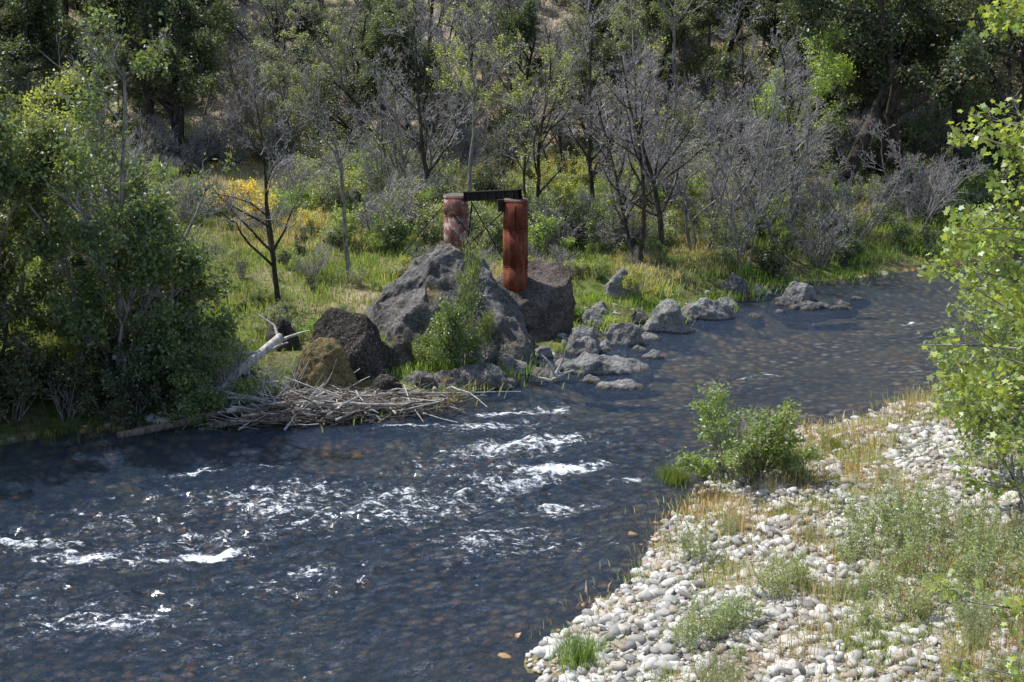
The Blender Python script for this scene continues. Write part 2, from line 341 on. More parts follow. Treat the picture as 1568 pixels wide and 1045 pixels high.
small=[(-3.8,47.0,.5,.45,.75,M_ROCKB),(-1.0,46.4,1.3,.7,.6,M_ROCKG),(0,47.9,.65,.5,.5,M_ROCKL),(-2.3,46.0,.8,.5,.4,M_ROCKG),
(2.6,50.7,.75,.55,.95,M_ROCKL),(4.2,52,.85,.55,.8,M_ROCKL),(3.2,48.3,1.75,.8,.62,M_ROCKL),(3.7,46.3,.95,.35,.22,M_ROCKL),(6.1,54.0,.95,.65,1.2,M_ROCKL),(7.9,56.0,1.1,.6,.8,M_ROCKL),
(4.5,57.4,.65,.5,.85,M_ROCKL),(5.1,55.3,.42,.4,.4,M_ROCKG),(12.2,59,.78,.5,.85,M_ROCKL),(12.7,57.6,1.6,.45,.26,M_ROCKG),(11.3,58.3,.6,.4,.32,M_ROCKG),(9.6,59.8,.65,.5,.75,M_ROCKG),(5.1,50,.42,.3,.3,M_ROCKL),
(9.9,55.9,.32,.22,.18,M_ROCKG),(1.1,50,.35,.25,.3,M_ROCKL),(-10.3,45.3,.5,.45,.75,M_ROCKG),(5.0,38.6,.28,.22,.25,M_ROCKL),(-8.6,50.5,.5,.5,.6,M_ROCKG),(3.1,54.5,.5,.5,.45,M_ROCKL),(2.2,51.6,.5,.4,.35,M_ROCKL),
(1.9,48.9,.4,.3,.28,M_ROCKL),(6.9,55.2,.35,.3,.25,M_ROCKG),(10.9,60.2,.5,.4,.35,M_ROCKL),(-.2,46.4,.45,.35,.3,M_ROCKG),(-3.1,45.6,.5,.35,.35,M_ROCKG),(.2,49.6,.5,.5,.4,M_ROCKG),(13.9,58.2,.4,.25,.18,M_ROCKG),(-7.9,47.2,.7,.5,1.1,M_ROCKD),(-8.6,44.4,.4,.3,.5,M_ROCKG),
(3.4,51.2,.45,.35,.35,M_ROCKL),(2.7,49.6,.38,.3,.3,M_ROCKL),(4.7,50.9,.35,.25,.22,M_ROCKG),(3.5,56,.4,.35,.3,M_ROCKL),(2.4,54.9,.35,.3,.3,M_ROCKG),(8.9,57.6,.5,.4,.45,M_ROCKL),(1.0,47.6,.5,.4,.3,M_ROCKG),(2.7,46.9,.45,.3,.2,M_ROCKG),(14.9,59.2,.45,.25,.16,M_ROCKG),(11.0,56.8,.3,.2,.14,M_ROCKG),(-4.2,44.8,.6,.4,.5,M_ROCKD),(5.3,52.6,.4,.3,.25,M_ROCKL),(6.9,53.6,.3,.25,.2,M_ROCKG)]
for i,(x,y,a,b,h,mt) in enumerate(small):
    z0=max(gz(x,y),-.06)
    rock('river_boulder',(x,y,z0-.06),(a,b,h+.08),mt,100+i,planes=9,rough=.15,taper=.12)
def cobbles(name,n,xr,yr,cond,smin,smax,zoff=.25,pw=3.0):
    x=rs.uniform(*xr,n);y=rs.uniform(*yr,n);h,i_,ns_,df_,dn_=height(x,y,True)
    k=cond(x,y,i_,ns_,df_,dn_);x=x[k];y=y[k];h=h[k];n=len(x)
    s=smin+(smax-smin)*rs.rand(n)**pw
    ax=s*rs.uniform(.9,1.7,n);ay=s*rs.uniform(.7,1.1,n);az=s*rs.uniform(.4,.8,n)
    th=rs.rand(n)*6.283;v,f=I2
    jit=1+.12*rs.randn(n,len(v))
    P=v[None]*jit[:,:,None]*np.stack([ax,ay,az],1)[:,None,:]
    c=np.cos(th)[:,None];s_=np.sin(th)[:,None];tl=rs.randn(n)[:,None]*.3
    Xx=P[:,:,0]*c-P[:,:,1]*s_;Yy=P[:,:,0]*s_+P[:,:,1]*c;Zz=P[:,:,2]+tl*Xx
    Vv=np.stack([Xx+x[:,None],Yy+y[:,None],Zz+(h+az*zoff)[:,None]],2).reshape(-1,3)
    Ff=(f[None]+(np.arange(n)*len(v))[:,None,None]).reshape(-1,3)
    return add(name,mk_mesh(name,Vv,Ff,np.full(len(Ff),3),[M_COB],smooth=True))
def condbar(x,y,i,ns,df,dn):
    nz=fbm(x*.45,y*.45,0,3,41)
    dens=.92-.6*sst(0,.3,nz)-.35*sst(6,11,dn)-.3*sst(31,28,y)*sst(6,8,x)
    return (~i)&ns&(dn<16)&(x<.38*y+1.5)&(rs.rand(len(x))<dens)
cobbles('gravel_bar_cobbles',46000,(-.5,19),(22,50),condbar,.03,.165,.45,3.4)
cobbles('shallow_cobbles',4500,(-3,16),(22,50),lambda x,y,i,ns,df,dn:i&(dn<2.6)&(rs.rand(len(x))<np.exp(-dn*1.3)),.05,.16,.1)
cobbles('far_bank_stones',2500,(-12,14),(42,64),lambda x,y,i,ns,df,dn:(~ns)&(df<1.6)&((~i)|(df<.7))&(rs.rand(len(x))<.35),.05,.2,.2)
# ------------------------------------------------------------ tubes / trees
def tubes(P0,P1,R0,R1,n):
    P0=np.asarray(P0,float);P1=np.asarray(P1,float);R0=np.asarray(R0,float);R1=np.asarray(R1,float)
    d=P1-P0;L=np.linalg.norm(d,axis=1)+1e-9;d/=L[:,None]
    ref=np.where(np.abs(d[:,2:3])>.9,np.array([[1.,0,0]]),np.array([[0,0,1.]]))
    u=np.cross(d,ref);u/=np.linalg.norm(u,axis=1)[:,None];w=np.cross(d,u)
    a=np.arange(n)*2*math.pi/n
    rg=u[:,None,:]*np.cos(a)[None,:,None]+w[:,None,:]*np.sin(a)[None,:,None]
    A=P0[:,None]+rg*R0[:,None,None];B=P1[:,None]+rg*R1[:,None,None]
    V=np.concatenate([A,B],1).reshape(-1,3);k=np.arange(n);k2=(k+1)%n
    f=np.stack([k,k2,k2+n,k+n],1)
    F=(f[None]+(np.arange(len(P0))*2*n)[:,None,None]).reshape(-1,4);return V,F
def rotdir(d,ang,rnd):
    a=Vector((rnd.gauss(0,1),rnd.gauss(0,1),rnd.gauss(0,1)));ax=d.cross(a)
    if ax.length<1e-4: ax=Vector((1,0,0))
    return Quaternion(ax.normalized(),ang)@d
def grow(S,T,p,d,L,r,lv,mx,pr,rnd):
    n=pr['seg'][lv];up=pr['up'][lv];wa=pr['wander'][lv];kids=pr['kids'][lv] if lv<mx else 0
    st=pr['start'][lv];pos=sorted([rnd.uniform(st,1.0) for _ in range(int(kids+rnd.random()))]) if kids else []
    ki=0;r0=r
    for i in range(n):
        d=(d+Vector((rnd.gauss(0,wa),rnd.gauss(0,wa),rnd.gauss(0,wa)+up))).normalized()
        q=p+d*(L/n);t1=(i+1)/n;r1=r*(1-.8*t1) if lv==0 else r*(1-.75*t1)
        r1=max(r1,pr.get('rmin',.006));S.append((p[:],q[:],r0,r1,lv))
        while ki<len(pos) and pos[ki]<=t1:
            f=(pos[ki]-i/n)*n;pp=p.lerp(q,f);ang=rnd.uniform(*pr['ang'][lv])
            cd=rotdir(d,ang,rnd);cl=L*pr['ratio'][lv]*rnd.uniform(.6,1.15)*(1.15-.65*pos[ki])
            grow(S,T,pp,cd,cl,max(r0*.6,pr.get('rmin',.006)),lv+1,mx,pr,rnd);ki+=1
        if lv>=pr.get('leaflv',mx): T.append((q[:],lv))
        p=q;r0=r1
QUAD=np.array([(-.5,0,0),(0,-.3,.05),(.5,0,0),(0,.3,.05)])
def sycleaf():
    lob=[(0,1.0),(35,.55),(62,.88),(95,.48),(125,.66),(160,.35)]
    half=[(math.sin(R(a))*r,math.cos(R(a))*r) for a,r in lob]
    pts=[(x,y) for x,y in half]+[(0,-.25)]+[(-x,y) for x,y in half[:0:-1]]
    return np.array([(y*.5,x*.5,.10*abs(x)) for x,y in pts])
SYC=sycleaf()
def leaves(C,size,rnd,base=QUAD,upb=.6,droop=0):
    n=len(C);nrm=rnd.randn(n,3);nrm[:,2]+=upb;nrm/=np.linalg.norm(nrm,axis=1)[:,None]
    a=rnd.randn(n,3);a[:,2]-=droop;u=np.cross(nrm,a);u/=np.linalg.norm(u,axis=1)[:,None]
    if droop: w=u;u=np.cross(w,nrm)
    else: w=np.cross(nrm,u)
    s=size*rnd.uniform(.6,1.25,n)
    V=C[:,None]+s[:,None,None]*(base[None,:,0:1]*u[:,None]+base[None,:,1:2]*w[:,None]+base[None,:,2:3]*nrm[:,None])
    k=len(base);F=np.arange(n*k).reshape(n,k);return V.reshape(-1,3),F
def tree_mesh(name,seed,stems,pr,mx,nleaf,lsize,lspread,mats,base=QUAD,upb=.6,droop=0,thick=1,cl=2.2):
    rnd=random.Random(seed);nr=np.random.RandomState(seed);S=[];T=[]
    for (p,d,L,r) in stems: grow(S,T,Vector(p),Vector(d).normalized(),L,r,0,mx,pr,rnd)
    VV=[];FF=[];SZ=[];MI=[];SM=[];off=0
    for big in (True,False):
        s=[x for x in S if (x[4]<=thick)==big]
        if not s: continue
        k=6 if big else 3
        V,F=tubes([x[0] for x in s],[x[1] for x in s],[x[2] for x in s],[x[3] for x in s],k)
        VV.append(V);FF.append((F+off).ravel());SZ.append(np.full(len(F),4));MI.append(np.full(len(F),0 if big else 1));SM.append(np.ones(len(F),bool));off+=len(V)
    if nleaf:
        tp=np.array([t[0] for t in T])
        w=nr.rand(len(tp))**cl*sst(-.35,.15,fbm(tp[:,0]*.7,tp[:,1]*.7,tp[:,2]*.7,2,seed%9))+1e-6
        w/=w.sum();C=tp[nr.choice(len(tp),nleaf,p=w)]+nr.randn(nleaf,3)*lspread
        V,F=leaves(C,lsize,nr,base,upb,droop);VV.append(V);FF.append((F+off).ravel());SZ.append(np.full(len(F),len(base)));MI.append(np.full(len(F),2));SM.append(np.zeros(len(F),bool))
    return mk_mesh(name,np.concatenate(VV),np.concatenate(FF),np.concatenate(SZ),mats,np.concatenate(MI),np.concatenate(SM))
BARE=dict(seg=[9,6,4,3,1],up=[.03,.05,.05,.04,.02],wander=[.09,.14,.17,.2,.2],kids=[13,8,4.5,3.5,0],start=[.22,.2,.15,.1,0],ang=[(.5,1.0),(.4,.9),(.4,.9),(.4,.9),(0,0)],ratio=[.45,.5,.5,.5,.5],rmin=.007,leaflv=3)
TALL=dict(BARE,kids=[12,7,4.5,3.5,0],start=[.4,.25,.15,.1,0],ratio=[.36,.5,.5,.5,.5])
OAK=dict(seg=[7,7,5,3,1],up=[.02,.05,.04,.02,0],wander=[.13,.2,.22,.22,.2],kids=[9,8,5,0,0],start=[.3,.25,.2,.1,0],ang=[(.5,1.15),(.5,1.0),(.4,1.0),(.4,.9),(0,0)],ratio=[.62,.5,.5,.45,.5],rmin=.008,leaflv=2)
SHR=dict(seg=[4,3,2],up=[.06,.04,.02],wander=[.12,.15,.2],kids=[6,4,0],start=[.15,.1,0],ang=[(.4,.9),(.4,.9),(0,0)],ratio=[.5,.5,.5],rmin=.004,leaflv=1)
bm_=[M_BARKG,M_TWIG,M_LEAF];bd=[M_BARKD,M_TWIG,M_LEAF];bo=[M_BARKD,M_BARKD,M_LEAF]
bare=[]
for i in range(4):
    st=[((0,0,-.3),(random.uniform(-.1,.1),random.uniform(-.1,.1),1),9.5,.14)]
    if i%2: st.append(((.3,.1,-.3),(.3,.1,1),8,.11))
    bare.append(tree_mesh('bare_tree_%d'%i,40+i,st,BARE,4,[0,0,900,2600][i],.12,.07,bd))
tall=[tree_mesh('tall_tree_%d'%i,60+i,[((0,0,-.3),(random.uniform(-.15,.15),0,1),14,.17)],TALL,4,[300,2600,6500][i],.14,.12,bm_) for i in range(3)]
multi=[tree_mesh('multi_tree_%d'%i,70+i,[((a*.3,b*.3,-.3),(a*.45,b*.45,1),random.uniform(5.5,8),.085) for a,b in [(-1,0),(.2,.6),(.8,-.4),(0.1,-.8)]],dict(BARE,kids=[11,7,4,3,0]),4,[0,900][i],.10,.05,bm_) for i in range(2)]
oak=[tree_mesh('oak_%d'%i,80+i,[((0,0,-.4),(random.uniform(-.2,.2),random.uniform(-.2,.2),1),10,.34)],OAK,3,19000,.18,.24,bo) for i in range(3)]
light=[tree_mesh('lighttree_%d'%i,90+i,[((0,0,-.3),(.1,0,1),9,.15),((.1,.1,-.3),(-.3,.2,1),7,.1)],BARE,3,9500,.15,.16,bm_) for i in range(2)]
def shrub(i,h,w,nl,ls,pr=SHR,mx=2,ns=9,mats=bm_,sp=.10):
    rnd=random.Random(200+i)
    st=[((rnd.gauss(0,.15)*w,rnd.gauss(0,.15)*w,-.1),(rnd.gauss(0,.45)*w,rnd.gauss(0,.45)*w,1),h*rnd.uniform(.6,1.0),.03) for _ in range(ns)]
    return tree_mesh('shrub_%d'%i,200+i,st,pr,mx,nl,ls,sp,mats,thick=0)
shr=[shrub(0,1.8,1.1,2600,.12),shrub(1,2.4,.8,2800,.11),shrub(2,1.3,1.5,2200,.11),shrub(3,2.0,1.0,1200,.10)]
twiggy=[shrub(5,2.2,.8,250,.07,ns=16,mx=2,pr=dict(SHR,kids=[9,6,0],rmin=.006))]
def grassdata(n,rad,h,w,lean,seed):
    r=np.random.RandomState(seed);x=r.randn(n)*rad*.5;y=r.randn(n)*rad*.5;a=r.rand(n)*6.283
    hh=h*r.uniform(.5,1.15,n);ln=lean*r.uniform(.2,1,n)*hh;dx=np.cos(a)*ln+x*.3*h;dy=np.sin(a)*ln+y*.3*h
    px=-np.sin(a)*w;py=np.cos(a)*w
    b0=np.stack([x-px,y-py,0*x-.05],1);b1=np.stack([x+px,y+py,0*x-.05],1)
    m0=np.stack([x-px*.7+dx*.35,y-py*.7+dy*.35,hh*.6],1);m1=np.stack([x+px*.7+dx*.35,y+py*.7+dy*.35,hh*.6],1)
    tt=np.stack([x+dx,y+dy,hh*.95],1)
    return np.stack([b0,b1,m1,m0,tt],1).reshape(-1,3)
def blades_mesh(name,V,mt,tint=None):
    n=len(V)//5;k=np.arange(n)[:,None]*5
    Fq=k+np.array([[0,1,2,3]]);Ft=k+np.array([[3,2,4]])
    return mk_mesh(name,V,np.concatenate([Fq.ravel(),Ft.ravel()]),np.concatenate([np.full(n,4),np.full(n,3)]),[mt],tint=tint)
GA=grassdata(110,1.1,.32,.016,.8,1);GB=grassdata(90,.7,.42,.015,.6,2);GC=grassdata(130,1.4,.22,.017,1.0,3)
ST=grassdata(40,.6,.8,.007,.25,5)
tuftm=blades_mesh('tuft_dense',grassdata(500,.45,.5,.007,.9,6),M_GRASS)
def seedling(seed,h,nst,nl,ls):
    r=np.random.RandomState(seed);C=[];S=[]
    for i in range(nst):
        x,y=r.randn(2)*.25*h;dx,dy=r.randn(2)*.22;L=h*r.uniform(.5,1)
        p=np.array([x,y,-.05]);d=np.array([dx,dy,1.]);d/=np.linalg.norm(d)
        q_=p+d*L;S.append((p,q_,.008,.003))
        t=r.uniform(.2,1,nl)[:,None];C.append(p+d*L*t+r.randn(nl,3)*.045*np.array([1,1,.5]))
    V1,F1=tubes([s[0] for s in S],[s[1] for s in S],[s[2] for s in S],[s[3] for s in S],3)
    B=QUAD.copy();B[:,1]*=.45
    V2,F2=leaves(np.concatenate(C),ls,r,B,.3)
    return mk_mesh('willow_seedling_%d'%seed,np.concatenate([V1,V2]),np.concatenate([F1.ravel(),(F2+len(V1)).ravel()]),np.full(len(F1)+len(F2),4),[M_TWIG,M_LEAF],np.concatenate([np.zeros(len(F1)),np.ones(len(F2))]))
seed=[seedling(1,1.2,26,60,.095),seedling(2,1.8,30,80,.10),seedling(3,.8,20,50,.085)]
G_B=(.25,.35,.075);G_M=(.16,.22,.065);G_D=(.06,.08,.03);G_G=(.29,.33,.20);G_Y=(.33,.36,.08);STR=(.54,.45,.29);G_O=(.075,.10,.042)
def put(name,me,x,y,s=1,color=G_M,rz=None,parent=None,tilt=(0,0),dz=0,sc=None):
    return add(name,me,(x,y,gz(x,y)+dz),(tilt[0],tilt[1],random.uniform(0,6.28) if rz is None else rz),sc if sc else s,color,parent)
put('bare_alder_tree',bare[0],-8.8,52.3,.84,rz=.4)
put('bare_alder_tree',tall[0],-6.6,56.7,.66,rz=1)
put('bare_alder_tree',bare[1],5.6,60.8,.95,rz=2);put('bare_alder_tree',bare[2],6.6,61.5,1.0,rz=3.5,color=G_Y);put('bare_alder_tree',multi[0],8.6,64,1.15,rz=.5)
put('bare_alder_tree',multi[1],10.2,62.5,.85,rz=1.5,tilt=(0,.2));put('bare_alder_tree',multi[0],16,66.5,.7,tilt=(0,.3));put('bare_alder_tree',bare[3],1.2,67,.9,tilt=(0,.18),color=G_Y)
put('bare_alder_tree',tall[1],-1.8,66,.75,color=G_Y);put('bare_alder_tree',multi[1],12.5,66,1.05);put('bare_alder_tree',bare[0],-3.8,70,1.0,rz=5);put('bare_alder_tree',multi[0],20,69,.8)
put('bare_alder_tree',multi[0],9.8,67.5,1.2,rz=3);put('bare_alder_tree',bare[1],14.2,70,1.0,rz=3)
for x,y,k,s in [(4,69,0,1.1),(7.5,71,1,1.1),(-5.5,73,1,1.0),(11.5,71,0,1.05)]:
    put('bare_alder_tree',(multi if k else bare)[k],x,y,s)
put('leaning_oak_tree',oak[0],17.3,76,1.35,G_O,rz=.3,tilt=(0,.28))
put('oak_tree',oak[1],21.5,78,1.3,G_O,rz=2);put('oak_tree',oak[2],26.5,76,1.25,G_O,rz=1);put('oak_tree',oak[0],-27,78,1.1,G_O,rz=1);put('oak_tree',oak[2],-21,84,1.1,G_O,rz=4)
put('green_ash_tree',light[0],15.6,78,.95,(.28,.42,.06),rz=1)
big=tree_mesh('left_alder',301,[((0,0,-.3),(.08,0,1),10.5,.18),((.2,.2,-.3),(.35,.2,1),7.5,.12),((-.2,0,-.3),(-.35,.1,1),8,.12),((.1,-.2,-.3),(.5,-.1,1),5.5,.09),((0,-.2,-.3),(-.1,-.4,1),6,.09),((0,.2,-.3),(.1,.4,1),6,.09)],dict(BARE,leaflv=2,start=[.12,.15,.15,.1,0]),3,33000,.17,.17,[M_BARKG,M_TWIG,M_LEAF])
put('leafy_alder_tree',big,-12.5,43.7,1.02,(.15,.195,.06),.3);put('leafy_alder_tree',big,-16.8,44,.92,(.15,.19,.055),2.4);put('leafy_alder_tree',big,-18.8,41.1,1.0,(.11,.14,.045),4.2)
put('leafy_alder_tree',big,-14,47.5,.7,(.12,.16,.05),4);put('leafy_alder_tree',big,-22.5,39.5,1.15,(.12,.16,.05),1);put('leafy_alder_tree',big,-26,38,1.1,(.12,.16,.05),3)
put('leafy_alder_tree',light[1],-10.6,46.5,.45,(.17,.22,.06),1);put('leafy_alder_tree',light[0],-18,50,.95,(.32,.38,.08),2)
for i in range(20):
    x=-19+i*.52;put('shore_shrub',shr[i%3],x,43.0+.8*math.sin(i*1.7)-max(0,(-13-x))*.33,random.uniform(.75,1.2),[G_D,(.09,.12,.04),G_D][i%3] if i<16 else G_M)
bs=shrub(20,3.3,.55,7500,.13,ns=10,sp=.13)
put('green_shrub',bs,-1.9,47.5,1.0,(.17,.235,.07),rz=1,sc=(.9,.7,.85));put('green_shrub',shr[1],-1.0,47.8,.6,G_M);put('green_shrub',shr[0],-3.0,47.5,.6,G_M);put('green_shrub',shr[1],-1.6,48,1.5,(.17,.235,.07),rz=1,sc=(.6,.6,1.85))
br=shrub(22,2.0,1.1,2800,.11);put('yellow_broom_bush',br,-12,66,1.0,(.62,.54,.10));put('yellow_broom_bush',br,-9.4,65,.55,(.52,.48,.13));put('yellow_broom_bush',br,-13.5,67,.8,(.58,.50,.10),dz=.2)
def inrock(x,y): return ((x+2.5)/3.7)**2+((y-51)/3.1)**2<1 or ((x-.8)/1.9)**2+((y-53.2)/2)**2<1 or ((x+5.8)/2.2)**2+((y-45.6)/2)**2<1
def scatter(name,n,xr,yr,fn,mass=False):
    e=None if mass else empty(name);x=rs.uniform(*xr,n);y=rs.uniform(*yr,n);h,i_,ns_,df_,dn_=height(x,y,True);VV=[];TT=[]
    for k in range(n):
        if i_[k]: continue
        r=fn(x[k],y[k],ns_[k],df_[k],dn_[k],k)
        if r is None: continue
        me,s,c,tag=r
        if mass:
            a=random.uniform(0,6.28);ca,sa=math.cos(a)*s,math.sin(a)*s
            VV.append(np.stack([me[:,0]*ca-me[:,1]*sa+x[k],me[:,0]*sa+me[:,1]*ca+y[k],me[:,2]*s+h[k]-.02],1));TT.append(np.tile((*c,1),(len(me),1)))
        else: add(tag,me,(x[k],y[k],h[k]-.02),(random.gauss(0,.06),random.gauss(0,.06),random.uniform(0,6.28)),s,c,e)
    if mass: add(name,blades_mesh(name,np.concatenate(VV),M_GRASST,np.concatenate(TT)))
def f_forest(x,y,ns,df,dn,k):
    if ns or y<74 or abs(x)>.40*y+6: return None
    if y<80 and random.random()<.6: return None
    if -19<x<-9 and y<84: return None
    u=x/y;s=random.uniform(.75,1.15);r=random.random()
    co=random.choice([G_O,G_O,(.10,.13,.055),(.13,.16,.075)])
    if u<-.2:
        if r<.45: return (random.choice(oak),s*.9,co,'oak')
    elif u>.17:
        if r<.58: return (random.choice(oak),s*1.0,co,'oak')
    elif r<.24: return (random.choice(oak),s*.8,co,'oak')
    if r<.54: return (random.choice(bare),s*1.05,random.choice([G_Y,G_M]),'bare')
    if r<.78: return (random.choice(tall),s*.95,random.choice([G_Y,G_G,G_M,(.2,.24,.1)]),'tall')
    if r<.96: return (random.choice(light),s*.8,random.choice([(.11,.14,.06),(.12,.15,.06),G_G,(.17,.2,.1)]),'leafy')
    return (random.choice(multi),s*1.2,G_Y,'multi')
scatter('hillside_forest',320,(-54,54),(74,120),f_forest)
def f_shrub(x,y,ns,df,dn,k):
    if ns or df<.8 or abs(x)>.37*y+3 or inrock(x,y): return None
    if x<-9 and y<47: return None
    if -4<x<1 and y<50: return None
    nz=float(fbm(x*.16,y*.16,0,3,55))
    if y<80 and nz>.15 and random.random()<.7: return None
    if -18<x<-12 and 71<y<82: return None
    if y>88 and random.random()<.45: return None
    c=random.choice([G_B,G_M,G_G,G_D,G_Y,G_B]) if y<80 else random.choice([G_D,G_M,G_G,G_D])
    if y<62: s=random.uniform(.25,.6)
    elif y<80: s=random.uniform(.5,1.15)
    else: s=random.uniform(.7,1.4)
    if -14.5<x<-8 and 57<y<68: s=min(s,.35)
    if random.random()<.14: return (twiggy[0],s*1.3,c,'twiggy')
    return (random.choice(shr),s,c,'shrub')
scatter('bank_shrubs',2300,(-44,44),(44,110),f_shrub)
def f_grass(x,y,ns,df,dn,k):
    if ns or df<.1 or abs(x)>.38*y+2 or inrock(x,y): return None
    c=random.choice([(.25,.34,.07),(.27,.34,.10),(.29,.34,.12),(.34,.34,.16),(.16,.22,.06)])
    d=float(fbm(x*.16,y*.16,0,3,31))
    if (d>.15 and y>58) or y>80 or (-19<x<-12 and 70<y<82): c=random.choice([STR,(.46,.40,.23),(.36,.34,.17)])
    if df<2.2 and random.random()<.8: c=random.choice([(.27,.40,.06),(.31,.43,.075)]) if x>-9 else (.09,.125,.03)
    return (random.choice([GA,GB,GC]),random.uniform(.7,1.3)*(1 if y<70 else 1.2),c,'grass')
scatter('bank_grass',4200,(-34,36),(41,88),f_grass,True)
def barp(x,y,dn):
    nz=float(fbm(x*.45,y*.45,0,3,41));return .12+.7*max(0,min(1,(nz+.0)/.3))+.35*max(0,min(1,(dn-6)/5))+(.35 if (y<31 and x>6.8) else 0)
def f_bar(x,y,ns,df,dn,k):
    if not ns or dn>15 or dn<.35 or x>.38*y+1: return None
    if random.random()>barp(x,y,dn): return None
    r=random.random()
    if r<.38: return (ST,random.uniform(.5,1.1),random.choice([(.50,.37,.21),(.42,.25,.16),STR]),'')
    if r<.72: return (GC,random.uniform(.5,1.0),random.choice([(.27,.30,.10),(.44,.40,.20),(.52,.43,.25)]),'')
    return (GB,random.uniform(.5,.9),random.choice([(.25,.34,.08),(.36,.36,.13)]),'')
scatter('gravel_bar_grass',2400,(-.5,18),(22,50),f_bar,True)
def f_bar2(x,y,ns,df,dn,k):
    if not ns or dn>15 or dn<.6 or x>.38*y+1 or random.random()>barp(x,y,dn): return None
    return (random.choice(seed),random.uniform(.3,.7),random.choice([G_G,(.25,.30,.13),(.22,.29,.09)]),'seedling')
scatter('gravel_bar_weeds',200,(-.5,18),(22,50),f_bar2)
WG=(.31,.37,.19)
put('willow_bush',shrub(30,2.6,.7,5200,.11,ns=14),6.5,36.3,1.0,(.21,.285,.08),rz=1)
put('willow_bush',shr[1],6.0,36.6,1.1,(.21,.285,.08));put('willow_bush',shr[2],7.6,36.5,.75,(.21,.28,.10));put('willow_bush',shr[2],5.6,37.4,.55,(.22,.30,.08))
put('grass_tuft',tuftm,4.5,37.3,1.0,(.15,.23,.05),dz=.1);put('grass_tuft',tuftm,1.4,26.2,1.1,(.19,.28,.06));put('grass_tuft',tuftm,9.2,38.6,.8,(.24,.27,.08))
for x,y,k,s in [(4.1,26.8,0,1),(4.7,27.1,2,1.2),(3.6,26.4,2,1),(5.8,28.6,0,1),(6.3,29,2,1.2),(9.1,30.6,1,1.1),(8.4,31.1,1,1),(9.7,31.4,1,1),(7.7,30.2,2,1.2),(9.4,26.5,0,1),(10.6,30,1,.9),(8,28.3,2,1),(11.3,28.5,1,.9),(7.2,26.5,2,1),(8.8,29.2,0,1.1),(10,28.4,0,1.2),(8.3,27,0,1)]:
    put('willow_seedling',seed[k],x,y,s,WG)
# ------------------------------------------------------------ right foreground sycamore and willow
rw=shrub(40,5.8,.5,15000,.14,ns=14,sp=.16)
put('willow_tree',rw,12.6,32.0,1.0,(.21,.28,.09),rz=1);put('willow_tree',rw,14.5,35,1.1,(.21,.28,.09),rz=3)
S=[];T=[];rnd=random.Random(5);tx,ty=12.2,19.5;tz=gz(tx,ty)
trunk=[Vector((tx,ty,tz-.3)),Vector((tx+.1,ty,tz+3)),Vector((tx-.2,ty+.1,tz+6)),Vector((tx+.1,ty,tz+9)),Vector((tx-.1,ty,tz+12)),Vector((tx,ty,tz+15))]
for i in range(5): S.append((trunk[i][:],trunk[i+1][:],.32-.05*i,.27-.05*i,0))
tips=[(7.1,19.0,13.7),(6.9,18,13.2),(7.3,19.5,12.1),(6.6,20,11.7),(6.4,19,11.2),(6.2,19.5,10.6),(6.4,18.5,10.2),(6.6,20.5,9.8),(6.1,19,9.2),(6.4,20,9.5),(5.95,19.2,8.7),(6.3,18.6,8.3),(6.6,20,8.0),(6.8,19,7.3),(7.2,20,6.6),(7.3,20,8.9),(7.0,20.5,13.6),(7.0,21,10.8),(7.0,20.6,8.4),(7.3,21,7.4),(6.8,18.5,11.3),(6.9,19,4.9),(7.0,18,4.2),(6.9,20,12.5),(7.2,21,11.8)]
BP=dict(seg=[8,5,3],up=[-.005,.0,0],wander=[.06,.15,.2],kids=[15,4,0],start=[.35,.2,0],ang=[(.4,1.0),(.4,.9),(0,0)],ratio=[.17,.5,.5],rmin=.004,leaflv=1)
for t in tips:
    t=Vector(t);zb=min(max(t.z-1.2+rnd.uniform(-.5,.5),tz+1.5),tz+13)
    b=Vector((tx,ty,zb));d=(t-b);grow(S,T,b,d.normalized()+Vector((0,0,.05)),d.length*1.03,.045,0,2,BP if t.z>6 else dict(BP,kids=[7,3,0],start=[.7,.2,0]),rnd)
for i in range(26):
    b=Vector((tx,ty,tz+rnd.uniform(3,14)));a=rnd.uniform(-2.0,1.5);d=Vector((math.cos(a),math.sin(a),rnd.uniform(0,.6)))
    if d.x<-.3: d.x=-.2
    grow(S,T,b,d.normalized(),rnd.uniform(2.5,4),.06,0,2,dict(BP,ratio=[.3,.5,.5]),rnd)
nr=np.random.RandomState(8);V,F=tubes([s[0] for s in S],[s[1] for s in S],[s[2] for s in S],[s[3] for s in S],5)
tp=np.array([t[0] for t in T]);nl=int(len(tp)*1.9);wt=nr.rand(len(tp))**1.5;C=tp[nr.choice(len(tp),nl,p=wt/wt.sum())]+nr.randn(nl,3)*.09
V2,F2=leaves(C,.15,nr,SYC,.9,.5)
me=mk_mesh('sycamore',np.concatenate([V,V2]),np.concatenate([F.ravel(),(F2+len(V)).ravel()]),np.concatenate([np.full(len(F),4),np.full(len(F2),len(SYC))]),[M_BARKG,M_LEAF],np.concatenate([np.zeros(len(F)),np.ones(len(F2))]))
add('sycamore_tree',me,color=(.26,.35,.065))
